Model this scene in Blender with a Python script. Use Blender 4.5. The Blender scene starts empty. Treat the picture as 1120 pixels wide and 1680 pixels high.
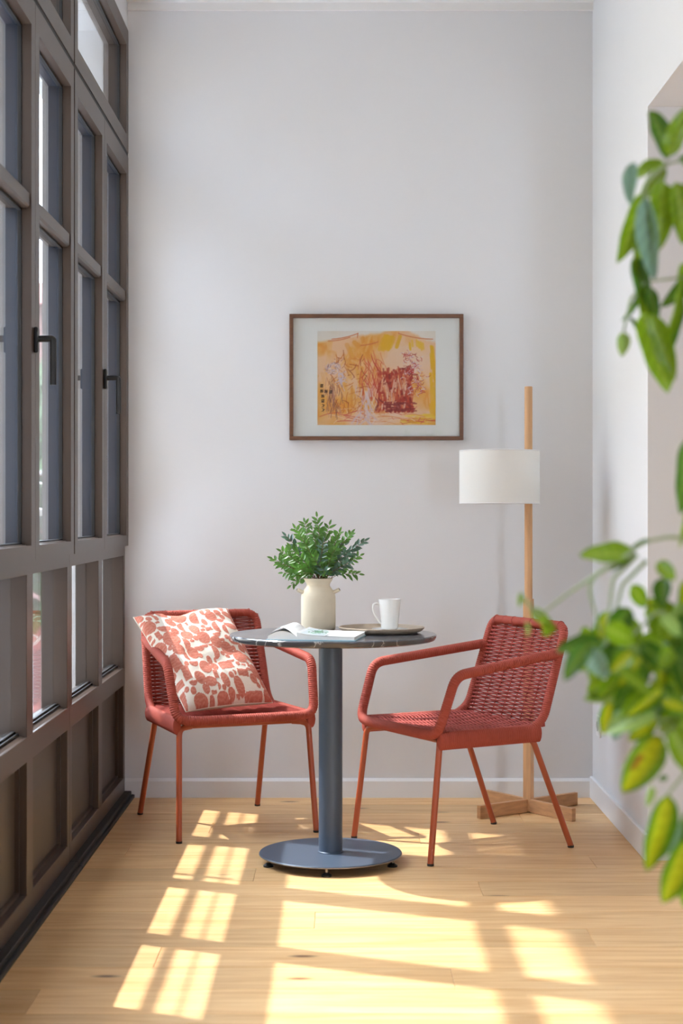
import bpy, math, random
import numpy as np
from mathutils import Vector, Matrix

random.seed(7)
rng = np.random.default_rng(7)
C = bpy.context.scene
COL = C.collection
F = 2660.0            # focal length in pixels of the 1120 px wide frame
H = 1.15              # eye height

# ------------------------------------------------------------------ camera
cd = bpy.data.cameras.new('camera')
cam = bpy.data.objects.new('camera', cd); COL.objects.link(cam)
cam.location = (0, 0, H); cam.rotation_euler = (math.pi/2, 0, 0)
cd.sensor_fit = 'HORIZONTAL'; cd.sensor_width = 24.0; cd.lens = 24.0*F/1120
cd.clip_start = 0.05; cd.clip_end = 300
cd.dof.use_dof = True; cd.dof.focus_distance = 5.55; cd.dof.aperture_fstop = 3.6
C.camera = cam

# ------------------------------------------------------------------ world
SKY = 18.0
w = bpy.data.worlds.new('sky'); C.world = w; w.use_nodes = True
nt = w.node_tree; N = nt.nodes; L = nt.links
bg = N['Background']; bg.inputs['Strength'].default_value = SKY
tc = N.new('ShaderNodeTexCoord'); mp = N.new('ShaderNodeMapping'); mp.inputs['Scale'].default_value = (1, 1, 2.5)
nz = N.new('ShaderNodeTexNoise'); nz.inputs['Scale'].default_value = 3.0; nz.inputs['Detail'].default_value = 6
cr = N.new('ShaderNodeValToRGB')
cr.color_ramp.elements[0].position = .40; cr.color_ramp.elements[0].color = (.58, .74, 1, 1)
cr.color_ramp.elements[1].position = .62; cr.color_ramp.elements[1].color = (.87, .93, 1, 1)
L.new(tc.outputs['Generated'], mp.inputs[0]); L.new(mp.outputs[0], nz.inputs[0])
L.new(nz.outputs[0], cr.inputs[0]); L.new(cr.outputs[0], bg.inputs[0])

# ------------------------------------------------------------------ sun
sd = bpy.data.lights.new('sun', 'SUN'); sd.energy = 8.5; sd.angle = math.radians(.9); sd.color = (1, .97, .95)
sun = bpy.data.objects.new('sun', sd); COL.objects.link(sun)
sun.location = (-6, 8, 12)
sun.rotation_euler = Vector((1, -.45, -1.534)).to_track_quat('-Z', 'Y').to_euler()

# ------------------------------------------------------------------ exposure
vs = C.view_settings
vs.view_transform = 'Standard'; vs.look = 'None'; vs.gamma = 1; vs.use_curve_mapping = False
vs.exposure = 0.08

# ------------------------------------------------------------------ materials
def s2l(c):
    return tuple(((v/255+.055)/1.055)**2.4 if v > 10 else v/255/12.92 for v in c)

def mat(name, col, rough=.5, metal=0, spec=.5, bump=None, noise=None, trans=0, coat=0):
    m = bpy.data.materials.new(name); m.use_nodes = True
    n = m.node_tree.nodes; l = m.node_tree.links; b = n['Principled BSDF']
    b.inputs['Base Color'].default_value = (*col, 1)
    b.inputs['Roughness'].default_value = rough; b.inputs['Metallic'].default_value = metal
    b.inputs['Specular IOR Level'].default_value = spec
    if coat: b.inputs['Coat Weight'].default_value = coat
    tcn = n.new('ShaderNodeTexCoord')
    if noise:     # (scale, amount, stretch)
        mpn = n.new('ShaderNodeMapping'); mpn.inputs['Scale'].default_value = noise[2] if len(noise) > 2 else (1, 1, 1)
        t = n.new('ShaderNodeTexNoise'); t.inputs['Scale'].default_value = noise[0]; t.inputs['Detail'].default_value = 5
        r = n.new('ShaderNodeValToRGB'); a = noise[1]
        r.color_ramp.elements[0].position = .3; r.color_ramp.elements[1].position = .7
        r.color_ramp.elements[0].color = (*[v*(1-a) for v in col], 1)
        r.color_ramp.elements[1].color = (*[min(1, v*(1+a)) for v in col], 1)
        l.new(tcn.outputs['Object'], mpn.inputs[0]); l.new(mpn.outputs[0], t.inputs[0]); l.new(t.outputs[0], r.inputs[0])
        l.new(r.outputs[0], b.inputs['Base Color'])
    if bump:      # (scale, strength)
        t2 = n.new('ShaderNodeTexNoise'); t2.inputs['Scale'].default_value = bump[0]; t2.inputs['Detail'].default_value = 4
        bp = n.new('ShaderNodeBump'); bp.inputs['Strength'].default_value = bump[1]; bp.inputs['Distance'].default_value = .002
        l.new(tcn.outputs['Object'], t2.inputs[0]); l.new(t2.outputs[0], bp.inputs['Height']); l.new(bp.outputs[0], b.inputs['Normal'])
    if trans:     # thin translucent sheet
        tr = n.new('ShaderNodeBsdfTranslucent'); mx = n.new('ShaderNodeMixShader'); mx.inputs[0].default_value = trans
        tr.inputs[0].default_value = (*col, 1)
        out = n['Material Output']
        l.new(b.outputs[0], mx.inputs[1]); l.new(tr.outputs[0], mx.inputs[2]); l.new(mx.outputs[0], out.inputs[0])
        if noise: l.new(r.outputs[0], tr.inputs[0])
    return m

def vcol_mat(name, rough=.6, bump=None, trans=0, spec=.4):
    m = mat(name, (.5, .5, .5), rough, spec=spec, bump=bump, trans=trans)
    n = m.node_tree.nodes; l = m.node_tree.links
    a = n.new('ShaderNodeVertexColor'); a.layer_name = 'Col'
    l.new(a.outputs[0], n['Principled BSDF'].inputs['Base Color'])
    for q in n:
        if q.bl_idname == 'ShaderNodeBsdfTranslucent': l.new(a.outputs[0], q.inputs[0])
    return m

M = {}
M['wall'] = mat('wall_paint', (.72, .72, .73), .85, spec=.25, bump=(60, .08))
M['ceiling'] = mat('ceiling_paint', (.78, .77, .76), .9, spec=.2)
M['trim'] = mat('trim_paint', (.78, .78, .785), .45)
M['frame'] = mat('bronze_powder_coat', s2l((70, 57, 49)), .36, bump=(400, .05))
M['outer'] = mat('outer_sash_sky_blue', s2l((34, 44, 62)), .3)  # navy base colour imitates blue sky reflected in the outer reveals
M['panel'] = mat('bronze_panel', s2l((66, 55, 47)), .42, bump=(300, .05))
M['gasket'] = mat('black_rubber', (.008, .008, .009), .6)
M['black'] = mat('black_handle', (.012, .012, .013), .3)
M['rope'] = mat('terracotta_rope', s2l((166, 72, 56)), .75, noise=(60, .06), bump=(900, .3))
M['cord'] = mat('terracotta_cord', s2l((164, 70, 60)), .8, noise=(200, .2))
M['leg'] = mat('terracotta_lacquer', s2l((168, 80, 48)), .32)
M['steel'] = mat('slate_blue_steel', s2l((72, 84, 100)), .42, metal=.2, bump=(500, .08))
M['edge'] = mat('bare_steel_edge', (.30, .25, .2), .35, metal=.7)
M['vase'] = mat('cream_stoneware', s2l((222, 208, 184)), .85, spec=.25, noise=(14, .06), bump=(90, .1))
M['vase_dark'] = mat('handle_hole_shade', s2l((96, 84, 74)), .5)
M['china'] = mat('white_china', (.86, .86, .84), .12)
M['tray'] = mat('taupe_stoneware', s2l((176, 158, 138)), .5, noise=(40, .06))
M['oak'] = mat('oak_wood', s2l((205, 158, 112)), .5, noise=(9, .16, (6, 6, .6)), bump=(60, .05))
M['oak_feet'] = mat('oak_wood_feet', s2l((190, 142, 98)), .5, noise=(14, .18, (1, 1, 5)))
M['walnut'] = mat('walnut_frame', s2l((106, 68, 44)), .45, noise=(20, .25, (1, 8, 8)))
M['shade'] = mat('white_linen_shade', (.92, .91, .88), .9, bump=(600, .15), trans=.45)
M['mount'] = mat('white_mount', (.93, .925, .91), .8)
M['print'] = vcol_mat('printed_paint', .55)
M['page'] = vcol_mat('printed_page', .35)
M['paper'] = mat('paper_edge', (.8, .8, .78), .7)
M['cushion'] = vcol_mat('cushion_fabric', .9, bump=(260, .6), spec=.1)
M['twig'] = mat('brown_twig', s2l((110, 72, 50)), .7)
M['leaf_small'] = mat('leaflet_green', s2l((92, 136, 58)), .4, noise=(25, .5), trans=.3)
M['leaf_dark'] = mat('leaflet_blue_green', s2l((84, 116, 92)), .3, noise=(25, .4), trans=.2)
M['stem'] = mat('green_stem', s2l((150, 166, 120)), .5)
M['bark'] = mat('grey_brown_bark', s2l((110, 92, 72)), .8, noise=(30, .3), bump=(60, .6))
M['leafv'] = vcol_mat('big_leaf', .3, trans=.42)
M['pot'] = mat('grey_clay_pot', s2l((140, 138, 132)), .8, noise=(20, .1))
M['soil'] = mat('potting_soil', (.03, .02, .012), 1, bump=(80, 1))
M['concrete'] = mat('pale_concrete', (.5, .49, .46), .9, noise=(2, .1))
M['asphalt'] = mat('street_ground', (.18, .18, .18), .9, noise=(1, .15))
M['pink'] = mat('pink_render', s2l((130, 98, 92)), .9, noise=(1, .08))
M['facade'] = mat('cream_render', s2l((205, 192, 172)), .9, noise=(1, .08))
M['sky_block'] = mat('grey_brown_render', s2l((128, 118, 106)), .9, noise=(1, .08))
M['tile'] = mat('terracotta_tiles', s2l((118, 66, 54)), .9, noise=(3, .15))
M['shutter'] = mat('dark_window', (.06, .08, .1), .2)
M['tree'] = mat('street_tree_leaves', s2l((52, 76, 40)), .7, noise=(2, .3))
M['rail'] = mat('galvanised_rail', (.55, .52, .44), .4, metal=.5)

# glass: clear pane, fresnel reflection over transmission
g = bpy.data.materials.new('window_glass'); g.use_nodes = True
n = g.node_tree.nodes; l = g.node_tree.links; n.remove(n['Principled BSDF'])
tr = n.new('ShaderNodeBsdfTransparent'); tr.inputs[0].default_value = (.94, .95, .95, 1)
gl = n.new('ShaderNodeBsdfGlossy'); gl.inputs['Roughness'].default_value = .0
fr = n.new('ShaderNodeFresnel'); ge = n.new('ShaderNodeNewGeometry'); ir = n.new('ShaderNodeMapRange')
ir.inputs['To Min'].default_value = 1.5; ir.inputs['To Max'].default_value = 1/1.5     # same reflectance on both faces of the thin pane
l.new(ge.outputs['Backfacing'], ir.inputs[0]); l.new(ir.outputs[0], fr.inputs[0])
mx = n.new('ShaderNodeMixShader')
l.new(fr.outputs[0], mx.inputs[0]); l.new(tr.outputs[0], mx.inputs[1]); l.new(gl.outputs[0], mx.inputs[2])
l.new(mx.outputs[0], n['Material Output'].inputs[0])
M['glass'] = g

# oak plank floor, one tone per plank
def plank_material():
    m = bpy.data.materials.new('oak_plank'); m.use_nodes = True
    n = m.node_tree.nodes; l = m.node_tree.links; b = n['Principled BSDF']
    oi = n.new('ShaderNodeObjectInfo'); tc = n.new('ShaderNodeTexCoord')
    add = n.new('ShaderNodeVectorMath'); add.operation = 'ADD'
    sc = n.new('ShaderNodeVectorMath'); sc.operation = 'SCALE'; sc.inputs['Scale'].default_value = 37.0
    cmb = n.new('ShaderNodeCombineXYZ')
    for k in range(3): l.new(oi.outputs['Random'], cmb.inputs[k])
    l.new(cmb.outputs[0], sc.inputs[0]); l.new(tc.outputs['Object'], add.inputs[0]); l.new(sc.outputs[0], add.inputs[1])
    mp = n.new('ShaderNodeMapping'); mp.inputs['Scale'].default_value = (1.4, 16, 1)
    l.new(add.outputs[0], mp.inputs[0])
    t = n.new('ShaderNodeTexNoise'); t.inputs['Scale'].default_value = 2.2; t.inputs['Detail'].default_value = 7; t.inputs['Distortion'].default_value = .6
    l.new(mp.outputs[0], t.inputs[0])
    r = n.new('ShaderNodeValToRGB')
    e = r.color_ramp.elements
    e[0].position = .28; e[0].color = (*s2l((212, 160, 102)), 1)
    e[1].position = .72; e[1].color = (*s2l((238, 198, 144)), 1)
    l.new(t.outputs[0], r.inputs[0])
    hs = n.new('ShaderNodeHueSaturation'); mr = n.new('ShaderNodeMapRange')
    mr.inputs['To Min'].default_value = .86; mr.inputs['To Max'].default_value = 1.08
    l.new(oi.outputs['Random'], mr.inputs[0]); l.new(mr.outputs[0], hs.inputs['Value']); l.new(r.outputs[0], hs.inputs['Color'])
    # knots
    mp2 = n.new('ShaderNodeMapping'); mp2.inputs['Scale'].default_value = (2.2, 6.5, 1); l.new(add.outputs[0], mp2.inputs[0])
    v = n.new('ShaderNodeTexVoronoi'); v.inputs['Scale'].default_value = 1.0; l.new(mp2.outputs[0], v.inputs[0])
    kr = n.new('ShaderNodeValToRGB'); kr.color_ramp.elements[0].position = .03; kr.color_ramp.elements[0].color = (1, 1, 1, 1)
    kr.color_ramp.elements[1].position = .10; kr.color_ramp.elements[1].color = (0, 0, 0, 1)
    l.new(v.outputs['Distance'], kr.inputs[0])
    mx = n.new('ShaderNodeMixRGB'); mx.inputs[2].default_value = (*s2l((112, 70, 40)), 1)
    l.new(kr.outputs[0], mx.inputs[0]); l.new(hs.outputs[0], mx.inputs[1]); l.new(mx.outputs[0], b.inputs['Base Color'])
    b.inputs['Roughness'].default_value = .42; b.inputs['Specular IOR Level'].default_value = .45
    bp = n.new('ShaderNodeBump'); bp.inputs['Strength'].default_value = .12; bp.inputs['Distance'].default_value = .002
    l.new(t.outputs[0], bp.inputs['Height']); l.new(bp.outputs[0], b.inputs['Normal'])
    return m
M['plank'] = plank_material()
M['subfloor'] = mat('dark_subfloor', (.12, .08, .05), .9)

# black marble with pale veins
def marble():
    m = mat('dark_marble', (.03, .033, .04), .12, spec=.6)
    n = m.node_tree.nodes; l = m.node_tree.links; b = n['Principled BSDF']; tc = n.new('ShaderNodeTexCoord')
    a = n.new('ShaderNodeTexNoise'); a.inputs['Scale'].default_value = 3; a.inputs['Detail'].default_value = 8; a.inputs['Distortion'].default_value = 1.5
    l.new(tc.outputs['Object'], a.inputs[0])
    r = n.new('ShaderNodeValToRGB'); e = r.color_ramp.elements
    e[0].position = .40; e[0].color = (.035, .04, .05, 1); e[1].position = .60; e[1].color = (.05, .055, .066, 1)
    x = r.color_ramp.elements.new(.497); x.color = (.07, .07, .08, 1)
    x = r.color_ramp.elements.new(.502); x.color = (.45, .45, .46, 1)
    x = r.color_ramp.elements.new(.510); x.color = (.07, .07, .08, 1)
    l.new(a.outputs[0], r.inputs[0]); l.new(r.outputs[0], b.inputs['Base Color'])
    return m
M['marble'] = marble()

# ------------------------------------------------------------------ mesh helpers
class MB:
    def __init__(s): s.v = []; s.f = []
    def add(s, v, f):
        o = len(s.v); s.v += [tuple(p) for p in v]; s.f += [tuple(i+o for i in q) for q in f]; return s
    def box(s, x0, x1, y0, y1, z0, z1):
        x0, x1 = sorted((x0, x1)); y0, y1 = sorted((y0, y1)); z0, z1 = sorted((z0, z1))
        v = [(x0,y0,z0),(x1,y0,z0),(x1,y1,z0),(x0,y1,z0),(x0,y0,z1),(x1,y0,z1),(x1,y1,z1),(x0,y1,z1)]
        return s.add(v, [(0,3,2,1),(4,5,6,7),(0,1,5,4),(1,2,6,5),(2,3,7,6),(3,0,4,7)])
    def prism(s, poly, z0, z1):
        n = len(poly); v = [(x, y, z0) for x, y in poly]+[(x, y, z1) for x, y in poly]
        f = [tuple(range(n))[::-1], tuple(range(n, 2*n))]+[(i, (i+1) % n, n+(i+1) % n, n+i) for i in range(n)]
        return s.add(v, f)
    def lathe(s, prof, seg=48, c=(0, 0, 0), cap0=True, cap1=True):
        v = []; f = []; n = len(prof)
        for r, z in prof:
            for k in range(seg):
                a = 2*math.pi*k/seg; v.append((c[0]+r*math.cos(a), c[1]+r*math.sin(a), c[2]+z))
        for i in range(n-1):
            for k in range(seg):
                k2 = (k+1) % seg; f.append((i*seg+k, i*seg+k2, (i+1)*seg+k2, (i+1)*seg+k))
        if cap0: f.append(tuple(range(seg))[::-1])
        if cap1: f.append(tuple(range((n-1)*seg, n*seg)))
        return s.add(v, f)
    def tube(s, pts, r, sides=10, closed=False, cap=True, ry=None, up=None):
        P = [Vector(p) for p in pts]; n = len(P)
        rs = r if hasattr(r, '__len__') else [r]*n
        v = []; f = []
        nrm = None
        for i in range(n):
            if closed: t = P[(i+1) % n]-P[i-1]
            else: t = P[min(i+1, n-1)]-P[max(i-1, 0)]
            t.normalize()
            if nrm is None:
                a = Vector(up) if up else (Vector((0, 0, 1)) if abs(t.z) < .9 else Vector((0, 1, 0)))
                nrm = a-t*a.dot(t); nrm.normalize()
            else:
                if up:
                    a = Vector(up); nrm = a-t*a.dot(t)
                else: nrm = nrm-t*nrm.dot(t)
                nrm.normalize()
            b = t.cross(nrm)
            k_ = (ry/r0 if False else 1)
            for k in range(sides):
                a = 2*math.pi*k/sides
                q = (ry if ry else 1)
                v.append(tuple(P[i]+b*(rs[i]*math.cos(a))+nrm*(rs[i]*q*math.sin(a))))
        m = n if closed else n-1
        for i in range(m):
            for k in range(sides):
                k2 = (k+1) % sides; j = (i+1) % n
                f.append((i*sides+k, i*sides+k2, j*sides+k2, j*sides+k))
        if cap and not closed:
            f.append(tuple(range(sides))[::-1]); f.append(tuple(range((n-1)*sides, n*sides)))
        return s.add(v, f)

def link(name, me, m, parent=None, loc=None, rz=0):
    o = bpy.data.objects.new(name, me); COL.objects.link(o)
    if m and not me.materials: me.materials.append(m)
    if parent: o.parent = parent
    if loc: o.location = loc
    if rz: o.rotation_euler.z = rz
    return o

def obj(name, mb, m, parent=None, loc=None, rz=0, smooth=None, bevel=0, kind=None, label=None):
    me = bpy.data.meshes.new(name); me.from_pydata(mb.v, [], mb.f); me.update()
    import bmesh
    bm = bmesh.new(); bm.from_mesh(me); bmesh.ops.recalc_face_normals(bm, faces=bm.faces)
    if bevel:
        es = [e for e in bm.edges if len(e.link_faces) == 2 and e.calc_face_angle(0) > .6]
        bmesh.ops.bevel(bm, geom=es, offset=bevel, segments=1, profile=.5, affect='EDGES')
    bm.to_mesh(me); bm.free()
    o = link(name, me, m, parent, loc, rz)
    if smooth is not None:
        me.shade_smooth()
        if smooth < 3: me.set_sharp_from_angle(angle=smooth)
    if kind: o['kind'] = kind
    if label: o['label'] = label
    return o

def tag(o, label, cat, group=None):
    o['label'] = label; o['category'] = cat
    if group: o['group'] = group
    return o
def empty(name, loc=(0, 0, 0), rz=0):
    o = bpy.data.objects.new(name, None); COL.objects.link(o); o.location = loc; o.rotation_euler.z = rz
    o.empty_display_size = .1; return o
def thing(name, label, cat, loc=(0, 0, 0), rz=0, group=None):
    return tag(empty(name, loc, rz), label, cat, group)
def struct(name, mb, m, **k): return obj(name, mb, m, kind='structure', **k)
def dup(root, loc, rz):
    def cp(o, parent):
        c = o.copy(); COL.objects.link(c); c.parent = parent
        for ch in list(o.children): cp(ch, c)
        return c
    r = cp(root, None); r.location = loc; r.rotation_euler.z = rz; return r

def fillet(pts, rad, n=8):
    P = [Vector(p) for p in pts]; out = [P[0]]
    for i in range(1, len(P)-1):
        r = rad[i-1] if hasattr(rad, '__len__') else rad
        a = P[i]+(P[i-1]-P[i]).normalized()*r; c = P[i]+(P[i+1]-P[i]).normalized()*r
        for k in range(n+1):
            t = k/n; out.append(a*(1-t)**2+P[i]*2*t*(1-t)+c*t*t)
    out.append(P[-1]); return out
def resample(pts, step):
    P = [Vector(p) for p in pts]; d = [0]
    for a, b in zip(P, P[1:]): d.append(d[-1]+(b-a).length)
    n = max(2, int(d[-1]/step)); out = []; j = 0
    for i in range(n+1):
        s = d[-1]*i/n
        while j < len(d)-2 and d[j+1] < s: j += 1
        t = (s-d[j])/max(1e-9, d[j+1]-d[j]); out.append(P[j].lerp(P[j+1], min(1, t)))
    return out
def at(px, py, d): return Vector(((px-560)*d/F, d, H-(py-840)*d/F))

# ------------------------------------------------------------------ room shell
XL, XR, YB, ZC, YJ, ZL = -.857, 1.012, 6.536, 3.20, 5.36, 2.49
XF = 4.2; Y0 = -1.5; BAY = .663
struct('wall_back', MB().box(-1.15, XR+.0, YB, YB+.2, -.1, ZC+.1), M['wall'])
struct('wall_right', MB().box(XR, XF+.2, YJ, YB+.2, -.1, ZC+.1), M['wall'])
struct('wall_right_lintel', MB().box(XR, XR+.3, Y0, YJ, ZL, ZC+.1), M['wall'])
struct('wall_front', MB().box(-1.15, 2.2, Y0-.2, Y0, -.1, ZC+.1).box(2.8, XF+.2, Y0-.2, Y0, -.1, ZC+.1).box(2.2, 2.8, Y0-.2, Y0, 2.5, ZC+.1), M['wall'])  # unseen door opening added and sized to brighten jamb and back wall
struct('wall_far_right', MB().box(XF, XF+.2, Y0, YJ, -.1, ZC+.1), M['wall'])
struct('ceiling', MB().box(-1.15, XF+.2, Y0, YB, ZC, ZC+.15), M['ceiling'])
struct('wall_left', MB().box(-1.15, XL-.005, Y0, YB, 3.09, ZC), M['wall'])
struct('wall_left_near', MB().box(-1.15, XL-.005, Y0, YB-.004-8*BAY, -.1, 3.09), M['wall'])
struct('trim_1', MB().box(-.86, XR, YB-.012, YB, ZC-.03, ZC), M['ceiling'])
b = MB().box(XL-.02, XR, YB-.012, YB, 0, .066); b.add([(XL-.02,YB-.012,.066),(XR,YB-.012,.066),(XR,YB-.005,.077),(XL-.02,YB-.005,.077),(XL-.02,YB,.077),(XR,YB,.077)], [(0,1,2,3),(3,2,5,4)])
struct('baseboard_back', b, M['trim'])
struct('baseboard_right', MB().box(XR-.014, XR, YJ-.014, YB-.012, 0, .088).box(XR, XF, YJ-.014, YJ, 0, .088), M['trim'], bevel=.003)

# floor: planks run across the room
fl = struct('floor', MB().box(-1.15, XF+.2, Y0, YB+.2, -.12, -.016), M['subfloor'])
PW, PL = .19, 1.9
pm = {}
def plank_mesh(lx):
    k = round(lx, 3)
    if k not in pm:
        me = bpy.data.meshes.new('plank'); mb = MB()
        x, y, t, e = lx/2-.0004, PW/2-.0005, .0, .0012
        v = [(-x,-y,-.016),(x,-y,-.016),(x,y,-.016),(-x,y,-.016),(-x,-y,-e),(x,-y,-e),(x,y,-e),(-x,y,-e),(-x+e,-y+e,0),(x-e,-y+e,0),(x-e,y-e,0),(-x+e,y-e,0)]
        f = [(0,3,2,1),(0,1,5,4),(1,2,6,5),(2,3,7,6),(3,0,4,7),(4,5,9,8),(5,6,10,9),(6,7,11,10),(7,4,8,11),(8,9,10,11)]
        me.from_pydata(v, [], f); me.materials.append(M['plank']); pm[k] = me
    return pm[k]
r = 0; y = YB+.03
offs = [0, 1.1, .35, 1.5, .75, 1.75, .2, 1.3, .6]
while y > Y0+PW:
    x = -.875-offs[r % 9]
    while x < XF:
        a = max(x, -.872); c = min(x+PL, XF)
        if c-a > .05:
            link('plank', plank_mesh(c-a), None, fl, ((a+c)/2, y-PW/2, 0))
        x += PL
    y -= PW; r += 1

# power socket on the right wall
so = thing('wall_socket', 'small white double power socket low on the right wall near the corner', 'socket', (XR, 6.36, .31))
obj('plate', MB().box(-.008, 0, -.042, .042, -.042, .042), M['trim'], so, bevel=.003)
obj('socket_insert', MB().lathe([(.02, 0), (.02, .003), (.016, .003), (.015, .001)], 24), mat('socket_grey', (.5, .5, .52), .4), so).matrix_local = Matrix.Translation((-.008, 0, 0)) @ Matrix.Rotation(-math.pi/2, 4, 'Y')

# ------------------------------------------------------------------ window wall (module = a pair of bays, 1.326 m)
SB, ST = 1.015, 2.575
XO = -.935
def window_module(n, y1):
    W = empty('window_%d' % n, (0, y1, 0)); W['kind'] = 'structure'
    y0 = -2*BAY
    # fixed outer frame, set behind the sashes
    fr = MB()
    fr.box(-.872, XO-.02, y0, 0, 0.02, .085)                      # bottom rail
    fr.box(-.872, XO-.02, y0, 0, .455, .525)                       # middle rail
    fr.box(-.872, XO-.02, y0, 0, .975, 1.06)                       # rail below sashes
    fr.box(-.880, XO-.02, y0, 0, 2.53, 2.63)                       # rail above sashes
    fr.box(-.862, XO-.02, y0, 0, 3.03, 3.092)                      # head
    obj('frame_rails', fr, M['frame'], W, bevel=.0015)
    for yy in (-BAY,):
        obj('frame_post', MB().box(-.8725, XO-.02, yy-.045, yy+.045, .021, .99), M['frame'], W, bevel=.0015)
        obj('frame_post', MB().box(-.885, XO-.02, yy-.03, yy+.03, 1.0, 2.6), M['frame'], W)
    for yy, s in ((y0, 1), (0, -1)):
        obj('frame_post', MB().box(-.8725, XO-.02, yy, yy+s*.045, .021, .99), M['frame'], W, bevel=.0015)
        obj('frame_post', MB().box(-.890, XO-.02, yy, yy+s*.03, 1.0, 3.05), M['frame'], W)
    # black track on the floor and black gaps
    obj('floor_track', MB().box(-.845, -.95, y0, 0, 0, .028).box(-.832, -.845, y0, 0, 0, .014), M['gasket'], W, bevel=.002)
    obj('gasket', MB().box(-.8600, -.8895, y0, 0, 2.56, 2.615).box(-.8625, -.8895, y0, y0+.02, 1.03, 3.05).box(-.8625, -.8895, -.02, 0, 1.03, 3.05), M['gasket'], W)
    for b_ in range(2):
        ya, yb = -b_*BAY-.045, -(b_+1)*BAY+.045
        # lower pane with sill, lower solid panel
        obj('pane', MB().box(-.915, -.919, ya, yb, .525, .978), M['glass'], W)
        sl = MB().add([(-.873, ya, .523), (-.873, yb, .523), (-.915, yb, .535), (-.915, ya, .535), (-.915, ya, .52), (-.915, yb, .52)], [(0,1,2,3),(3,2,5,4),(0,3,4),(1,5,2),(0,4,5,1)])
        obj('sill', sl, M['frame'], W)
        gk = MB().box(-.906, -.914, ya, yb, .535, .541).box(-.896, -.900, ya, yb, .531, .536)
        obj('glazing_bead', gk, M['gasket'], W)
        obj('panel', MB().box(-.905, -.925, ya, yb, .083, .457), M['panel'], W)
        obj('panel_bead', MB().box(-.893, -.905, ya, ya-.008, .085, .455).box(-.893, -.905, yb, yb+.008, .085, .455)
            .box(-.893, -.905, ya, yb, .085, .095).box(-.893, -.905, ya, yb, .447, .455), M['frame'], W)
        # sash
        g0 = .009 if b_ == 0 else .0015; g1 = .0015 if b_ == 0 else .009
        ya, yb = -b_*BAY-g0, -(b_+1)*BAY+g1
        sa = MB(); S = .058
        XM = -.8955
        sa.box(XL, XM, ya, ya-S, SB, ST).box(XL, XM, yb, yb+S, SB, ST)
        sa.box(XL, XM, ya-S, yb+S, SB, SB+.042).box(XL, XM, ya-S, yb+S, ST-.075, ST)
        sh = obj('sash', sa, M['frame'], W)
        so_ = MB(); so_.box(XM, XO, ya, ya-S, SB, ST).box(XM, XO, yb, yb+S, SB, ST)
        so_.box(XM, XO, ya-S, yb+S, SB, SB+.042).box(XM, XO, ya-S, yb+S, ST-.075, ST)
        obj('outer_sash', so_, M['outer'], sh)
        obj('glazing_bar', MB().box(XL-.004, XO, ya-S, yb+S, 1.99, 2.036), M['frame'], sh, bevel=.006)
        for z0, z1 in ((SB+.038, 1.995), (2.03, ST-.07)):
            obj('pane', MB().box(-.893, -.897, ya-S+.004, yb+S-.004, z0, z1), M['glass'], sh)
            q = MB(); t = .006
            q.box(-.884, -.893, ya-S, ya-S-t, z0, z1).box(-.884, -.893, yb+S, yb+S+t, z0, z1)
            q.box(-.884, -.893, ya-S, yb+S, z0+.004, z0+.012).box(-.884, -.893, ya-S, yb+S, z1-.012, z1-.004)
            obj('glazing_bead', q, M['gasket'], sh)
        if b_ == 1:      # handle sits on the meeting stile
            hy, hz = ya-.012, 1.63
            h = obj('handle', MB().box(XL, XL+.012, hy-.015, hy+.015, hz-.036, hz+.036), M['black'], sh, bevel=.003)
            lev = fillet([(XL+.01, hy, hz+.004), (XL+.052, hy, hz+.004), (XL+.052, hy, hz-.125)], .006, 3)
            obj('lever', MB().tube(lev, .0095, 12), M['black'], h, smooth=.9)
    # transom light
    t = MB(); ya, yb = -.009, -2*BAY+.009; S = .06; z0, z1 = 2.592, 3.085
    t.box(XL, XO, ya, ya-S, z0, z1).box(XL, XO, yb, yb+S, z0, z1).box(XL, XO, ya-S, yb+S, z0, z0+.065).box(XL, XO, ya-S, yb+S, z1-.07, z1)
    ts = obj('transom_sash', t, M['frame'], W)
    obj('pane', MB().box(-.893, -.897, ya-S+.004, yb+S-.004, z0+.06, z1-.065), M['glass'], ts)
    obj('glazing_bead', MB().box(-.884, -.893, ya-S, yb+S, z1-.078, z1-.07).box(-.884, -.893, ya-S, ya-S-.006, z0+.065, z1-.07), M['gasket'], ts)
    return W
for i in range(4): window_module(i+1, YB-.004-i*2*BAY)

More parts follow.
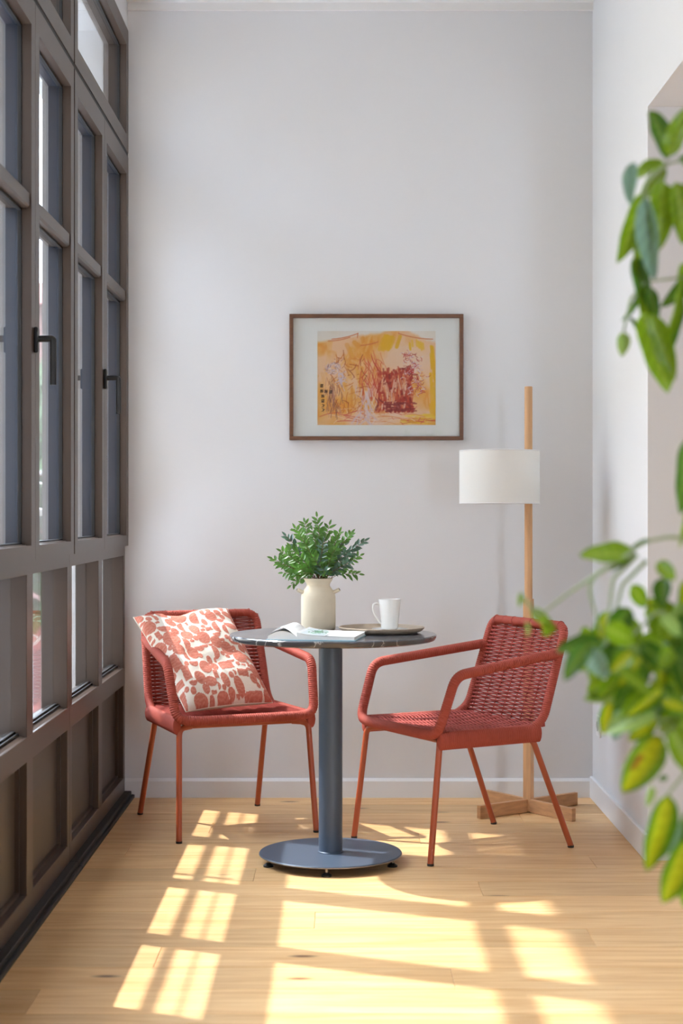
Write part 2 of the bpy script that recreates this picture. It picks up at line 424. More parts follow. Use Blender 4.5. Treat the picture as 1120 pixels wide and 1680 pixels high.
# ------------------------------------------------------------------ chairs
RT = .0148
def ridged(pts, r0, sides=10, pitch=.0074, amp=.2, **k):
    P = resample(pts, pitch/4); rs = [r0*(1+amp*(abs(math.sin(math.pi*i/4+.4))-.5)) for i in range(len(P))]
    return MB().tube(P, rs, sides, **k)
def back_side(t, s):      # side tube of the back, t = 0 seat .. 1 top
    return Vector((s*(.236-.012*t), .168+.108*t, .425+.333*t))
def make_chair():
    R = empty('armchair')
    # back frame
    p = [back_side(0, -1)+Vector((0, -.05, -.012)), back_side(.06, -1), back_side(1, -1), back_side(1, 1), back_side(.06, 1), back_side(0, 1)+Vector((0, -.05, -.012))]
    obj('backrest_frame', ridged(fillet(p, [.035, .045, .045, .035]), RT), M['rope'], R, smooth=3)
    for s in (-1, 1):
        a = fillet([(s*.230, .238, .668), (s*.272, -.200, .614), (s*.258, -.262, .422), (s*.17, -.272, .419)], [.04, .045], 10)
        obj('armrest', ridged(a, .0162), M['rope'], R, smooth=3)
        sb = resample([(s*.253, -.252, .402), (s*.240, .155, .402)], .00185)
        rs = [.0145*(1+.18*(abs(math.sin(math.pi*i/4))-.5)) for i in range(len(sb))]
        obj('side_band', MB().tube(sb, rs, 12, ry=2.0, up=(0, 0, 1)), M['rope'], R, smooth=3)
        # legs
        lg = fillet([(s*.19, -.215, .394), (s*.242, -.244, .392), (s*.256, -.288, .006)], [.028], 8)
        o = obj('leg', MB().tube(lg, .0105, 14), M['leg'], R, smooth=1)
        obj('foot_cap', MB().lathe([(.0108, 0), (.0112, .002), (.0112, .008)], 14, (s*.256, -.288, 0)), M['black'], o)
        lg = fillet([(s*.17, .125, .384), (s*.218, .140, .382), (s*.236, .288, .006)], [.03], 8)
        o = obj('leg', MB().tube(lg, .0105, 14), M['leg'], R, smooth=1)
        obj('foot_cap', MB().lathe([(.0108, 0), (.0112, .002), (.0112, .008)], 14, (s*.236, .288, 0)), M['black'], o)
        obj('under_frame', MB().tube([(s*.19, -.215, .394), (s*.17, .125, .384)], .0085, 10), M['leg'], R, smooth=1)
    obj('front_rail', ridged([(-.175, -.272, .419), (.175, -.272, .419)], .0162), M['rope'], R, smooth=3)
    obj('stretcher', MB().tube([(-.19, -.215, .394), (.19, -.215, .394)], .0085, 10), M['leg'], R, smooth=1)
    obj('stretcher', MB().tube([(-.17, .125, .384), (.17, .125, .384)], .0085, 10), M['leg'], R, smooth=1)
    # woven back: cords run across, over and under paired uprights
    nw = 8
    def S(u, t, off, dz=0):
        a, b = back_side(t, -1), back_side(t, 1); q = a.lerp(b, (u+1)/2)
        q.y += .020*(1-u*u)*(.6+.4*t); n = Vector((0, -.95, .31)); q.z += dz
        return q+n*off
    mb = MB(); rows = 50
    for j in range(rows):
        t = .0+.98*j/(rows-1); ph = (j % 2)*math.pi; P = []
        m = 50
        for i in range(m+1):
            u = -1.04+2.08*i/m; wv = (u+1)/2*nw*math.pi
            P.append(S(u, t, .0052*math.sin(wv+ph), .0015*math.sin(wv)*(1 if j % 2 else -1)))
        mb.tube(P, .0033, 5)
    obj('backrest_weave', mb, M['cord'], R, smooth=3, kind='stuff')
    mb = MB()
    for k in range(nw):
        u = -1+2*(k+.5)/nw
        for d in (-.0022, .0022):
            mb.tube([S(u+d/.23, t, 0) for t in [q/12 for q in range(13)]], .0018, 5)
    for k in range(nw):         # loops over the top tube
        u = -1+2*(k+.5)/nw; c = S(u, 1, 0); c.y = .276
        mb.tube([(c.x, c.y+(RT+.0006)*math.cos(a), c.z+(RT+.0006)*math.sin(a)) for a in [2*math.pi*q/16 for q in range(16)]], .0018, 5, closed=True)
    obj('backrest_uprights', mb, M['cord'], R, smooth=3, kind='stuff')
    # woven seat
    nw = 8
    def T(u, v, off, dv=0):     # v 0 front .. 1 rear
        x = u*(.252-.014*v); y = -.268+.44*v+dv
        return Vector((x, y, .424-.014*(1-u*u)*math.sin(math.pi*min(1, v*1.0))+off))
    mb = MB(); rows = 62
    for j in range(rows):
        v = .03+.985*j/(rows-1); ph = (j % 2)*math.pi; P = []
        for i in range(51):
            u = -1.0+2.0*i/50; wv = (u+1)/2*nw*math.pi
            P.append(T(u, v, .0045*math.sin(wv+ph), .0012*math.cos(wv+ph)))
        mb.tube(P, .0031, 5)
    obj('seat_weave', mb, M['cord'], R, smooth=3, kind='stuff')
    mb = MB()
    for k in range(nw):
        u = -1+2*(k+.5)/nw
        for d in (-.0045, .0045):
            mb.tube([T(u+d/.25, q/12, 0) for q in range(13)], .0026, 5)
    obj('seat_uprights', mb, M['cord'], R, smooth=3, kind='stuff')
    return R
ch1 = make_chair()
OL = Vector((-.437, 5.99, 0)); OR = Vector((.420, 5.63, 0))
# chair faces local -Y
ch1.location = OL; ch1.rotation_euler.z = math.atan2(.382, .924)
tag(ch1, 'terracotta rope armchair on the left by the windows, with a patterned cushion on its seat', 'chair', 'terracotta rope armchairs')
ch2 = dup(ch1, OR, math.atan2(-.879, .477))
tag(ch2, 'empty terracotta rope armchair to the right of the table, in front of the floor lamp', 'chair', 'terracotta rope armchairs')

# ------------------------------------------------------------------ numpy canvas for printed / embroidered surfaces
class Canvas:
    def __init__(s, w, h, col):
        s.w, s.h = w, h; s.a = np.zeros((h, w, 3)); s.a[:] = col
        s.X, s.Y = np.meshgrid(np.arange(w)/w, np.arange(h)/h)      # y down, 0..1 both
    def mix(s, m, col): m = np.clip(m, 0, 1)[..., None]; s.a = s.a*(1-m)+np.array(col)*m
    def asp(s): return s.w/s.h
    def line(s, x0, y0, x1, y1, wd, col, al=1, bend=0):
        k = s.asp(); X, Y = s.X*k, s.Y; x0 *= k; x1 *= k
        dx, dy = x1-x0, y1-y0; L2 = dx*dx+dy*dy+1e-9
        t = np.clip(((X-x0)*dx+(Y-y0)*dy)/L2, 0, 1)
        px = x0+t*dx-dy*bend*4*t*(1-t); py = y0+t*dy+dx*bend*4*t*(1-t)
        d = np.hypot(X-px, Y-py); s.mix(al*np.clip((wd-d)/(wd*.35)+.2, 0, 1), col)
    def blob(s, x, y, rx, ry, col, al=1, soft=.5):
        d = np.hypot((s.X-x)/rx, (s.Y-y)/ry); s.mix(al*np.clip((1-d)/soft, 0, 1), col)
    def rect(s, x0, y0, x1, y1, col, al=1):
        s.mix(al*((s.X >= x0)&(s.X <= x1)&(s.Y >= y0)&(s.Y <= y1)), col)
def smooth_noise(w, h, cells_x, cells_y, seed):
    r = np.random.default_rng(seed); g_ = r.random((cells_y+2, cells_x+2))
    x = np.linspace(0, cells_x, w, endpoint=False); y = np.linspace(0, cells_y, h, endpoint=False)
    xi, yi = x.astype(int), y.astype(int); fx, fy = x-xi, y-yi; fx = fx*fx*(3-2*fx); fy = fy*fy*(3-2*fy)
    A = g_[yi][:, xi]; B = g_[yi][:, xi+1]; D = g_[yi+1][:, xi]; E = g_[yi+1][:, xi+1]
    return (A*(1-fx)+B*fx)*(1-fy)[:, None]+(D*(1-fx)+E*fx)*fy[:, None]
def lin(a):
    a = np.clip(a, 0, 1); return np.where(a <= .04045, a/12.92, ((a+.055)/1.055)**2.4)
def paint_mesh(name, V, cv, m, parent=None, faces_extra=None, **k):
    """V: (h,w,3) vertex grid coloured from canvas"""
    h, w_ = V.shape[:2]; me = bpy.data.meshes.new(name)
    idx = np.arange(h*w_).reshape(h, w_)
    f = np.stack([idx[1:, :-1], idx[1:, 1:], idx[:-1, 1:], idx[:-1, :-1]], -1).reshape(-1, 4)
    me.from_pydata(V.reshape(-1, 3).tolist(), [], f.tolist()); me.update()
    col = np.ones((h*w_, 4)); col[:, :3] = lin(cv.a).reshape(-1, 3)
    at_ = me.color_attributes.new('Col', 'FLOAT_COLOR', 'POINT'); at_.data.foreach_set('color', col.astype(np.float32).ravel())
    me.shade_smooth()
    return link(name, me, m, parent, **k)
def rgb(*c): return tuple(v/255 for v in c)

# ------------------------------------------------------------------ cushion
def cushion():
    n = 190
    cv = Canvas(n, n, rgb(236, 228, 216))
    nzs = smooth_noise(n, n, 60, 60, 3)
    placed = []; r_ = random.Random(5)
    mask = np.zeros((n, n))
    tries = 0
    while tries < 9000:
        tries += 1
        R_ = (r_.choice([.085, .072, .066, .06]) if tries < 900 else r_.choice([.056, .048, .04])) if tries < 4500 else r_.choice([.03, .024, .036])
        x, y = r_.uniform(0, 1), r_.uniform(0, 1)
        if all(math.hypot(x-a, y-b) > (R_+c)*.88 for a, b, c in placed):
            placed.append((x, y, R_))
            ang = r_.choice([0, math.pi/2, math.pi, -math.pi/2])+r_.uniform(-.15, .15); kd = r_.random()
            dx, dy = cv.X-x, cv.Y-y; u = dx*math.cos(ang)+dy*math.sin(ang); v = -dx*math.sin(ang)+dy*math.cos(ang)
            d = np.hypot(dx, dy)
            if kd < .38: mm = d < R_
            elif kd < .72: mm = (np.hypot(u+R_*.35, v) < R_*1.12) & (u > -R_*.35)
            elif kd < .85: mm = (np.abs(u) < R_*.9) & (np.abs(v) < R_*.5)
            else: mm = np.hypot(u*1.5, v) < R_*1.1
            mask = np.maximum(mask, mm.astype(float))
    stripe = .5+.5*np.sin((cv.Y*230+3*np.sin(cv.X*25)+6*nzs))
    c1 = np.array(rgb(198, 118, 100)); c2 = np.array(rgb(224, 166, 148))
    c = c1*(1-.45*stripe[..., None])+c2*.45*stripe[..., None]
    cv.a = cv.a*(1-mask[..., None])+c*mask[..., None]
    # shape: four corners + puff
    TL, TR, BL, BR = at(219, 1013, 6.02), at(373, 999, 6.14), at(305, 1168, 5.735), at(447, 1153, 5.92)
    u = np.linspace(0, 1, n); U, Vv = np.meshgrid(u, u)
    def bil(U, V):
        P = np.zeros(U.shape+(3,))
        for k in range(3):
            P[..., k] = (TL[k]*(1-U)+TR[k]*U)*(1-V)+(BL[k]*(1-U)+BR[k]*U)*V
        return P
    a, b = 2*U-1, 2*Vv-1
    pin = .045      # edges bow inwards between the corners
    Uc = .5+.5*a*(1-pin*(1-b*b)); Vc = .5+.5*b*(1-pin*(1-a*a))
    P = bil(Uc, Vc)
    P[..., 2] -= .018*np.exp(-((a+.15)/.25)**2)*np.clip(1-Vv*3, 0, 1)
    nrm = (TR-TL).cross(BL-TL).normalized()
    if nrm.y > 0: nrm = -nrm
    puff = .072*(np.clip(1-a**4, 0, 1)*np.clip(1-b**4, 0, 1))**.5
    wr = ((smooth_noise(n, n, 7, 5, 9)-.5)*.014+(smooth_noise(n, n, 4, 9, 12)-.5)*.014-.02*np.exp(-((a+.15-.25*b)/.10)**2)*np.clip(.55-Vv, 0, 1))*np.clip(puff/.05, 0, 1)+mask*.0009*(puff > .01)
    Nn = np.array(nrm)
    front = P+Nn*(puff+wr)[..., None]; backP = P-Nn*(puff*.85)[..., None]
    cen = np.array(bil(np.array([[.5]]), np.array([[.5]]))[0, 0]); cen[2] = .44
    root = thing('cushion', 'square cream cushion embroidered with terracotta circles and half-moons leaning on the left armchair', 'cushion', tuple(cen))
    o = paint_mesh('front_cover', front-cen, cv, M['cushion'], root)
    st = 6; idx = list(range(0, n, st)); idx += [n-1] if idx[-1] != n-1 else []
    cb = Canvas(len(idx), len(idx), rgb(232, 224, 212))
    o = paint_mesh('back_cover', (backP-cen)[np.ix_(idx, idx)][:, ::-1], cb, M['cushion'], root)
    edge = [tuple((P[i, j]-cen)) for i, j in [(0, k) for k in range(0, n, 5)]+[(k, n-1) for k in range(0, n, 5)]+[(n-1, n-1-k) for k in range(0, n, 5)]+[(n-1-k, 0) for k in range(0, n, 5)]]
    obj('seam', MB().tube(edge, .0022, 6, closed=True), mat('seam_thread', s2l((226, 216, 200)), .9), root, smooth=3)
cushion()

# ------------------------------------------------------------------ table
TX, TY = -.036, 5.33
t = thing('bistro_table', 'round bistro table with dark marble top on a slate blue steel pedestal between the armchairs', 'table', (TX, TY, 0))
TZ = .75
obj('tabletop', MB().lathe([(.0, TZ-.022), (.325, TZ-.022), (.335, TZ-.018), (.340, TZ-.008), (.340, TZ-.003), (.337, TZ), (.0, TZ)], 96, (.008, 0, 0), False, False), M['marble'], t, smooth=.5)
obj('top_plate', MB().lathe([(.13, TZ-.03), (.13, TZ-.022)], 40), M['steel'], t)
obj('pole', MB().lathe([(.039, .034), (.039, TZ-.03)], 48), M['steel'], t, smooth=.6)
bs = obj('base_disc', MB().lathe([(.0, .027), (.232, .027), (.2345, .0285), (.2345, .031), (.2325, .0335), (.0, .0335)], 96, (0, 0, 0), False, False), M['steel'], t, smooth=.5)
obj('base_rim', MB().lathe([(.2330, .0265), (.2352, .028), (.2352, .0295), (.2340, .031)], 96, (0, 0, 0), False, False), M['edge'], t, smooth=.8)
obj('base_collar', MB().lathe([(.042, .0335), (.042, .036), (.039, .038)], 40, (0, 0, 0), False, False), M['steel'], t, smooth=.6)
for k in range(4):
    a = math.radians(-92+k*90) if k != 9 else 0
    a = [math.radians(-93), math.radians(-20), math.radians(200), math.radians(90)][k]
    rr = .214
    c = (rr*math.cos(a), rr*math.sin(a), 0)
    f_ = obj('levelling_foot', MB().lathe([(.0165, 0), (.0165, .005), (.009, .010), (.006, .013)], 20, c), M['black'], t, smooth=.6)
    obj('foot_screw', MB().lathe([(.0045, .011), (.0045, .028)], 12, c), M['edge'], f_, smooth=.6)

# ------------------------------------------------------------------ crock vase with handles
VX, VY = -.078, 5.46
vz = thing('stoneware_vase', 'cream stoneware crock with two stub handles holding greenery on the table', 'vase', (VX, VY, TZ))
pr = [(.0, 0), (.050, 0), (.056, .004), (.058, .012), (.058, .112), (.0565, .122), (.050, .136), (.0415, .147), (.0385, .153), (.040, .160), (.0475, .172), (.049, .176), (.047, .177), (.043, .172), (.034, .155), (.034, .10), (.0, .10)]
obj('body', MB().lathe(pr, 64, (0, 0, 0), False, False), M['vase'], vz, smooth=.9)
for s in (-1, 1):
    hd = obj('stub_handle', MB().tube([(s*.045, -.01, .128), (s*.058, -.012, .133), (s*.071, -.014, .140)], [.011, .0105, .010], 14, ry=.62), M['vase'], vz, smooth=.8)
    obj('handle_hole', MB().tube([(s*.0705, -.014, .1398), (s*.0716, -.0142, .1404)], .007, 12, ry=.55), M['vase_dark'], hd)  # dark disc, shade of a hollow end put into its colour

# greenery: pinnate sprigs
gr = thing('greenery_bunch', 'bunch of cut green branches with small pointed leaflets in the cream crock', 'foliage', (VX, VY, TZ+.11))
def leaflet(mb, p, d, up, ln, wd):
    d = d.normalized(); s = d.cross(up).normalized(); n_ = s.cross(d)
    q = [p, p+d*ln*.3+s*wd*.5+n_*.0012, p+d*ln*.3-n_*.001, p+d*ln*.3-s*wd*.5+n_*.0012, p+d*ln*.68+s*wd*.42, p+d*ln*.68-n_*.0015, p+d*ln*.68-s*wd*.42, p+d*ln-n_*.002]
    mb.add(q, [(0,1,2),(0,2,3),(1,4,5,2),(2,5,6,3),(4,7,5),(5,7,6)])
rs = random.Random(11)
tips = [(462,905),(448,917),(470,880),(485,868),(500,858),(520,849),(497,895),(512,870),(540,862),(556,874),(597,888),(575,876),(590,912),(588,942),(570,925),(478,960),(465,940),(460,925),(530,890),(545,905),(515,915),(500,930),(550,935),(530,930),(485,945),(508,900),(565,895),(476,900),(523,872),(538,948), (582,905), (552,886), (492,878), (470,915)]
tips += [(rs.randint(475, 575), rs.randint(875, 945)) for _ in range(7)]
for i, (px, py) in enumerate(tips):
    yy = VY+rs.uniform(-.09, .09)
    tip = at(px, py, yy)-Vector((VX, VY, TZ+.11))
    base = Vector((rs.uniform(-.015, .015), rs.uniform(-.015, .015), 0)); rim = Vector((tip.x*.14+base.x, tip.y*.14+base.y, .072))
    top = rim+Vector((tip.x*.25, tip.y*.25, max(.015, (tip.z-.07)*.45)))
    P = []
    for k in range(15):
        q = k/14
        P.append(base*(1-q)**3+rim*3*q*(1-q)**2+top*3*q*q*(1-q)+tip*q**3)
    P = resample(P, .006)
    st_ = obj('sprig', MB().tube(P, [.0013*(1-.6*k/len(P)) for k in range(len(P))], 5), M['twig'], gr)
    mb = MB(); n_ = len(P); k0 = next((k for k in range(n_) if P[k].z > .078), n_//2)
    k0 = max(k0, int(n_*.3)); 
    for k in range(k0, n_-1, 2):
        tg = (P[min(k+1, n_-1)]-P[k-1]).normalized(); sd_ = tg.cross(Vector((rs.uniform(-.3, .3), -1, rs.uniform(-.2, .6)))).normalized()
        for s in (-1, 1):
            d = tg*.75+sd_*s*.8+Vector((rs.uniform(-.45, .45), rs.uniform(-.6, .6), rs.uniform(-.45, .45)))
            leaflet(mb, P[k], d, Vector((rs.uniform(-.4, .4), -.8, .5)), rs.uniform(.022, .033), rs.uniform(.0085, .0125))
    leaflet(mb, P[-1], P[-1]-P[-3], Vector((0, -1, .4)), .024, .008)
    obj('leaflets', mb, M['leaf_dark'] if i % 4 == 2 else M['leaf_small'], st_, kind='stuff')

# ------------------------------------------------------------------ tray, saucer, mug
tx, ty = .133, 5.38
tr_ = obj('round_tray', MB().lathe([(.0, 0), (.110, 0), (.130, .005), (.141, .014), (.143, .019), (.1405, .020), (.137, .015), (.125, .009), (.108, .006), (.0, .006)], 80, (0, 0, 0), False, False), M['tray'], loc=(tx, ty, TZ), smooth=.9)
tag(tr_, 'flat round taupe stoneware tray under the white mug on the table', 'tray')
mx_, my_ = .160, 5.40
sc_ = obj('saucer', MB().lathe([(.0, 0), (.040, 0), (.058, .004), (.0605, .006), (.058, .0065), (.040, .003), (.0, .003)], 56, (0, 0, 0), False, False), M['china'], loc=(mx_, my_-.01, TZ+.0065), smooth=.9)
tag(sc_, 'small thin white saucer between the mug and the taupe tray', 'saucer')
mg = thing('mug', 'tall white tapered china mug standing on the tray', 'mug', (mx_, my_, TZ+.0100))
obj('body', MB().lathe([(.0, 0), (.024, 0), (.0275, .003), (.0285, .010), (.0315, .04), (.0345, .07), (.0375, .0985), (.0370, .1), (.0355, .0985), (.0325, .07), (.0295, .04), (.0262, .01), (.0, .006)], 56, (0, 0, 0), False, False), M['china'], mg, smooth=.9)
hp = fillet([(-.0335, -.008, .083), (-.050, -.012, .090), (-.058, -.014, .074), (-.050, -.012, .045), (-.030, -.007, .020)], [.012, .012, .02], 6)
obj('handle', MB().tube(hp, .0048, 12, ry=.75), M['china'], mg, smooth=.9)

# ------------------------------------------------------------------ open book
bk = thing('open_book', 'open illustrated magazine with curling white pages at the front left of the tabletop', 'book', (-.122, 5.165, TZ), math.radians(-9)); bk.scale = (.92, .92, 1)
def page_sheet(name, x0, x1, zf, cv, parent, y0=-.125, y1=.125, th=.0):
    w_, h_ = cv.w, cv.h; u = np.linspace(0, 1, w_); v = np.linspace(0, 1, h_); U, V = np.meshgrid(u, v)
    G = np.zeros((h_, w_, 3)); G[..., 0] = x0+(x1-x0)*U; G[..., 1] = y1+(y0-y1)*V; G[..., 2] = zf(U)+.0+0*V
    return paint_mesh(name, G, cv, M['page'], parent)
cR = Canvas(80, 70, rgb(246, 246, 246)); q = random.Random(3)
cR.rect(.06, .08, .44, .92, rgb(225, 235, 236))
for k in range(46):
    x, y = q.gauss(.24, .07), q.gauss(.48, .14); cR.line(x, y, x+q.uniform(-.08, .08), y-q.uniform(.03, .15), .014, rgb(50+q.randint(0, 60), 120+q.randint(0, 50), 95))
cR.line(.49, .03, .49, .97, .012, rgb(60, 60, 66)); cR.rect(.54, .08, .95, .48, rgb(206, 196, 212))
for k in range(9): cR.line(.56, .55+k*.045, .55+q.uniform(.25, .38), .55+k*.045, .008, rgb(70, 66, 80), .8)
for k in range(10): cR.blob(q.uniform(.56, .92), q.uniform(.12, .44), .06, .05, rgb(170, 120, 140), .6)
cL = Canvas(50, 60, rgb(244, 244, 244))
for k in range(12): cL.line(.15, .1+k*.06, .15+q.uniform(.4, .65), .1+k*.06, .008, rgb(90, 90, 96), .7)
cL.rect(.1, .82, .8, .95, rgb(70, 80, 96))
zR = lambda u: .016+.010*np.exp(-u*6)-.003*u
zL = lambda u: .012+.018*np.sin(np.clip(u, 0, 1)*math.pi)**.8
def page_block(x0, x1, zf, n_, name):
    mb = MB(); v = []; 
    for i in range(n_+1):
        u = i/n_; x = x0+(x1-x0)*u; z = float(zf(np.array(u)))-.0012
        v += [(x, -.1245, .002), (x, .1245, .002), (x, .1245, max(z, .003)), (x, -.1245, max(z, .003))]
    f = []
    for i in range(n_):
        for k in range(4): f.append((i*4+k, i*4+(k+1) % 4, (i+1)*4+(k+1) % 4, (i+1)*4+k))
    f += [(0, 1, 2, 3), tuple(n_*4+k for k in range(4))[::-1]]
    return obj(name, mb.add(v, f), M['paper'], bk)
page_block(.0, .198, zR, 16, 'page_block'); page_sheet('page', .0, .199, zR, cR, bk)
page_block(-.10, -.0, zL, 16, 'page_block'); page_sheet('page', -.101, .0, zL, cL, bk)
obj('cover', MB().box(-.105, .202, -.128, .128, 0, .002), mat('pale_blue_cover', s2l((150, 190, 206)), .4), bk)
# a lifted, curling page
cC = Canvas(40, 40, rgb(248, 248, 248))
for k in range(7): cC.line(.2, .15+k*.09, .2+q.uniform(.3, .5), .15+k*.09, .012, rgb(110, 110, 118), .6)
cC.blob(.75, .6, .2, .25, rgb(80, 140, 130), .7)
page_sheet('page', -.012, -.085, lambda u: .020+.020*np.sin(u*math.pi*.9), cC, bk)

# ------------------------------------------------------------------ floor lamp
LX, LY = .717, 6.22
lp = thing('floor_lamp', 'oak floor lamp with a white drum shade and cross base in the back right corner', 'lamp', (LX, LY, 0))
obj('post', MB().prism([(-.0225+.0, -.0), (0, -.0225), (.0225, 0), (0, .0225)], .003, .817), M['oak'], lp, rz=math.radians(14), bevel=.0015)
obj('pole', MB().lathe([(.0152, .80), (.0152, 1.628), (.0140, 1.631)], 28), M['oak'], lp, smooth=.6)
for k, (dx, dy) in enumerate([(-.815, -.58), (.58, -.815), (.815, .58), (-.58, .815)]):
    d = Vector((dx, dy, 0)).normalized(); s = Vector((-d.y, d.x, 0))*.0095; s2 = s*1.0
    a, b_ = d*.012, d*.25
    v = [a-s, b_-s, b_+s, a+s]; z0, z1 = .001, .050
    mb = MB().add([(p.x, p.y, z0) for p in v]+[(p.x, p.y, z1) for p in v], [(3,2,1,0),(4,5,6,7),(0,1,5,4),(1,2,6,5),(2,3,7,6),(3,0,4,7)])
    obj('base_arm', mb, M['oak_feet'], lp, bevel=.001)
sx, sy = .600-LX, 6.16-LY
sh = obj('lamp_shade', MB().lathe([(.152, 1.183), (.152, 1.382)], 72, (sx, sy, 0), False, False).lathe([(.1505, 1.382), (.1505, 1.183)], 72, (sx, sy, 0), False, False), M['shade'], lp, smooth=.6)
obj('shade_ring', MB().tube([(sx+.151*math.cos(a), sy+.151*math.sin(a), 1.183) for a in [2*math.pi*k/72 for k in range(72)]], .0022, 6, closed=True), M['trim'], sh, smooth=3)
obj('shade_ring', MB().tube([(sx+.151*math.cos(a), sy+.151*math.sin(a), 1.382) for a in [2*math.pi*k/72 for k in range(72)]], .0022, 6, closed=True), M['trim'], sh, smooth=3)
obj('diffuser', MB().lathe([(.0, 1.200), (.149, 1.200), (.149, 1.203), (.0, 1.203)], 48, (sx, sy, 0), False, False), M['shade'], sh)
obj('bracket', MB().box(-.02, .02, -.02, .02, 1.27, 1.30).box(sx, 0, sy*.5-.005, .005, 1.28, 1.29), M['black'], lp)

# ------------------------------------------------------------------ framed picture
def painting():
    px0, px1, py0, py1, D = 474.5, 760, 515, 722, YB-.026
    A = at(px0, py1, D); B = at(px1, py0, D); w_, h_ = B.x-A.x, B.z-A.z; cx, cz = (A.x+B.x)/2, (A.z+B.z)/2
    R = thing('framed_picture', 'orange and red abstract painting in a thin walnut frame on the back wall', 'picture', (cx, YB-.001, cz))
    fw, y0, y1 = .0155, -.026, 0
    for nm, bx in (('frame_rail', (-w_/2, w_/2, h_/2-fw, h_/2)), ('frame_rail', (-w_/2, w_/2, -h_/2, -h_/2+fw)), ('frame_rail', (-w_/2, -w_/2+fw, -h_/2+fw, h_/2-fw)), ('frame_rail', (w_/2-fw, w_/2, -h_/2+fw, h_/2-fw))):
        obj(nm, MB().box(bx[0], bx[1], y0, y1, bx[2], bx[3]), M['walnut'], R, bevel=.0012)
    obj('mount', MB().box(-w_/2+fw, w_/2-fw, -.012, -.004, -h_/2+fw, h_/2-fw), M['mount'], R)
    W_, H_ = 330, 262
    c = Canvas(W_, H_, rgb(246, 200, 160)); q = random.Random(21)
    def zx(x): return (x-240)/657
    def zy(y): return (y-145)/523
    n1, n2, n3 = smooth_noise(W_, H_, 6, 5, 1), smooth_noise(W_, H_, 14, 9, 2), smooth_noise(W_, H_, 40, 12, 4)
    c.mix(np.clip((n1*.6+n2*.4-.38)*3, 0, 1)*.85, rgb(243, 172, 66))
    c.mix(np.clip((n2*.5+n3*.5-.52)*5, 0, 1)*.6, rgb(240, 150, 40))
    c.mix(np.clip((n3-.6)*3, 0, 1)*.35, rgb(252, 222, 190))
    for k in range(60):     # broad brush marks
        x, y = q.uniform(0, .55), q.uniform(.15, .85); c.line(x, y, x+q.uniform(-.1, .1), y+q.uniform(-.25, .25), q.uniform(.01, .03), q.choice([rgb(244, 178, 70), rgb(240, 160, 50), rgb(250, 205, 150), rgb(235, 150, 40)]), q.uniform(.25, .6))
    c.blob(.75, .30, .30, .26, rgb(248, 214, 188), .9); c.blob(.12, .45, .12, .3, rgb(248, 206, 170), .6); c.blob(.5, .93, .5, .1, rgb(250, 214, 190), .7); c.blob(.55, .62, .15, .2, rgb(246, 190, 160), .6)
    for k in range(14):
        x = q.uniform(zx(600), zx(715)); c.line(x, zy(170+q.random()*20), x-.03, zy(250-q.random()*20), .02, rgb(240, 184, 30), .6)
    for k in range(10):
        x = q.uniform(zx(740), zx(840)); y = zy(q.uniform(195, 220)); c.line(x, y, x+.005, y+.06, .012, rgb(246, 196, 40), .6)
    for k in range(26):
        x = q.uniform(.95, 1.0); y = q.uniform(.15, .9); c.line(x, y, x+.01, y+q.uniform(.05, .2), .014, rgb(244, 190, 20), .6)
    for k in range(22):
        x = q.uniform(.7, .97); y = q.uniform(.88, .99); c.line(x, y, x+.08, y+q.uniform(-.02, .02), .012, q.choice([rgb(240, 180, 40), rgb(250, 214, 60)]), .6)
    # top edge left unpainted
    top = .10+.05*np.sin(c.X*5+2.2)-.09*np.exp(-((c.X-.72)/.14)**2)+.02*(n3-.5)
    c.mix(np.clip((top-c.Y)*30, 0, 1)*.9, rgb(240, 236, 232))
    for x0, y0_, x1, y1_ in ((320, 190, 465, 158), (465, 158, 462, 182), (480, 225, 575, 205), (690, 158, 880, 190), (300, 200, 420, 180)):
        c.line(zx(x0), zy(y0_), zx(x1), zy(y1_), .006, rgb(222, 120, 70), .8, .04)
    # red and orange scribbles
    for k in range(60):
        x, y = zx(q.uniform(470, 600)), zy(q.uniform(250, 480)); c.line(x, y, x+q.uniform(-.05, .07), y+q.uniform(.05, .25), q.uniform(.003, .006), q.choice([rgb(226, 96, 60), rgb(214, 70, 50), rgb(236, 130, 80)]), .7, q.uniform(-.1, .1))
    for k in range(70):
        x, y = zx(q.uniform(330, 500)), zy(q.uniform(290, 600)); c.line(x, y, x+q.uniform(-.08, .08), y+q.uniform(-.12, .12), q.uniform(.003, .006), q.choice([rgb(196, 92, 34), rgb(220, 120, 40), rgb(176, 80, 40)]), .65, q.uniform(-.2, .2))
    for k in range(60):
        x, y = zx(q.uniform(340, 860)), zy(q.uniform(585, 660)); c.line(x, y, x+q.uniform(-.2, .2), y+q.uniform(-.05, .05), q.uniform(.002, .005), q.choice([rgb(226, 90, 90), rgb(232, 130, 60), rgb(250, 220, 200), rgb(214, 70, 60)]), .7, q.uniform(-.1, .1))
    # pale peak low in the middle
    for k in range(70):
        x = zx(510+q.gauss(0, 22)); y = zy(q.uniform(440, 640)); w0 = (y-.55)*.25
        c.line(x, y, x+q.uniform(-w0, w0), y+.08, .008, q.choice([rgb(244, 224, 222), rgb(238, 200, 190), rgb(226, 206, 220)]), .55)
    # dark red mass
    for k in range(190):
        x, y = zx(q.uniform(575, 770)), zy(q.uniform(350, 585)); c.line(x, y, x+q.uniform(-.03, .03), min(zy(592), y+q.uniform(.03, .16)), q.uniform(.008, .016), q.choice([rgb(178, 38, 20), rgb(200, 60, 30), rgb(146, 26, 22), rgb(214, 90, 50)]), q.uniform(.45, .85))
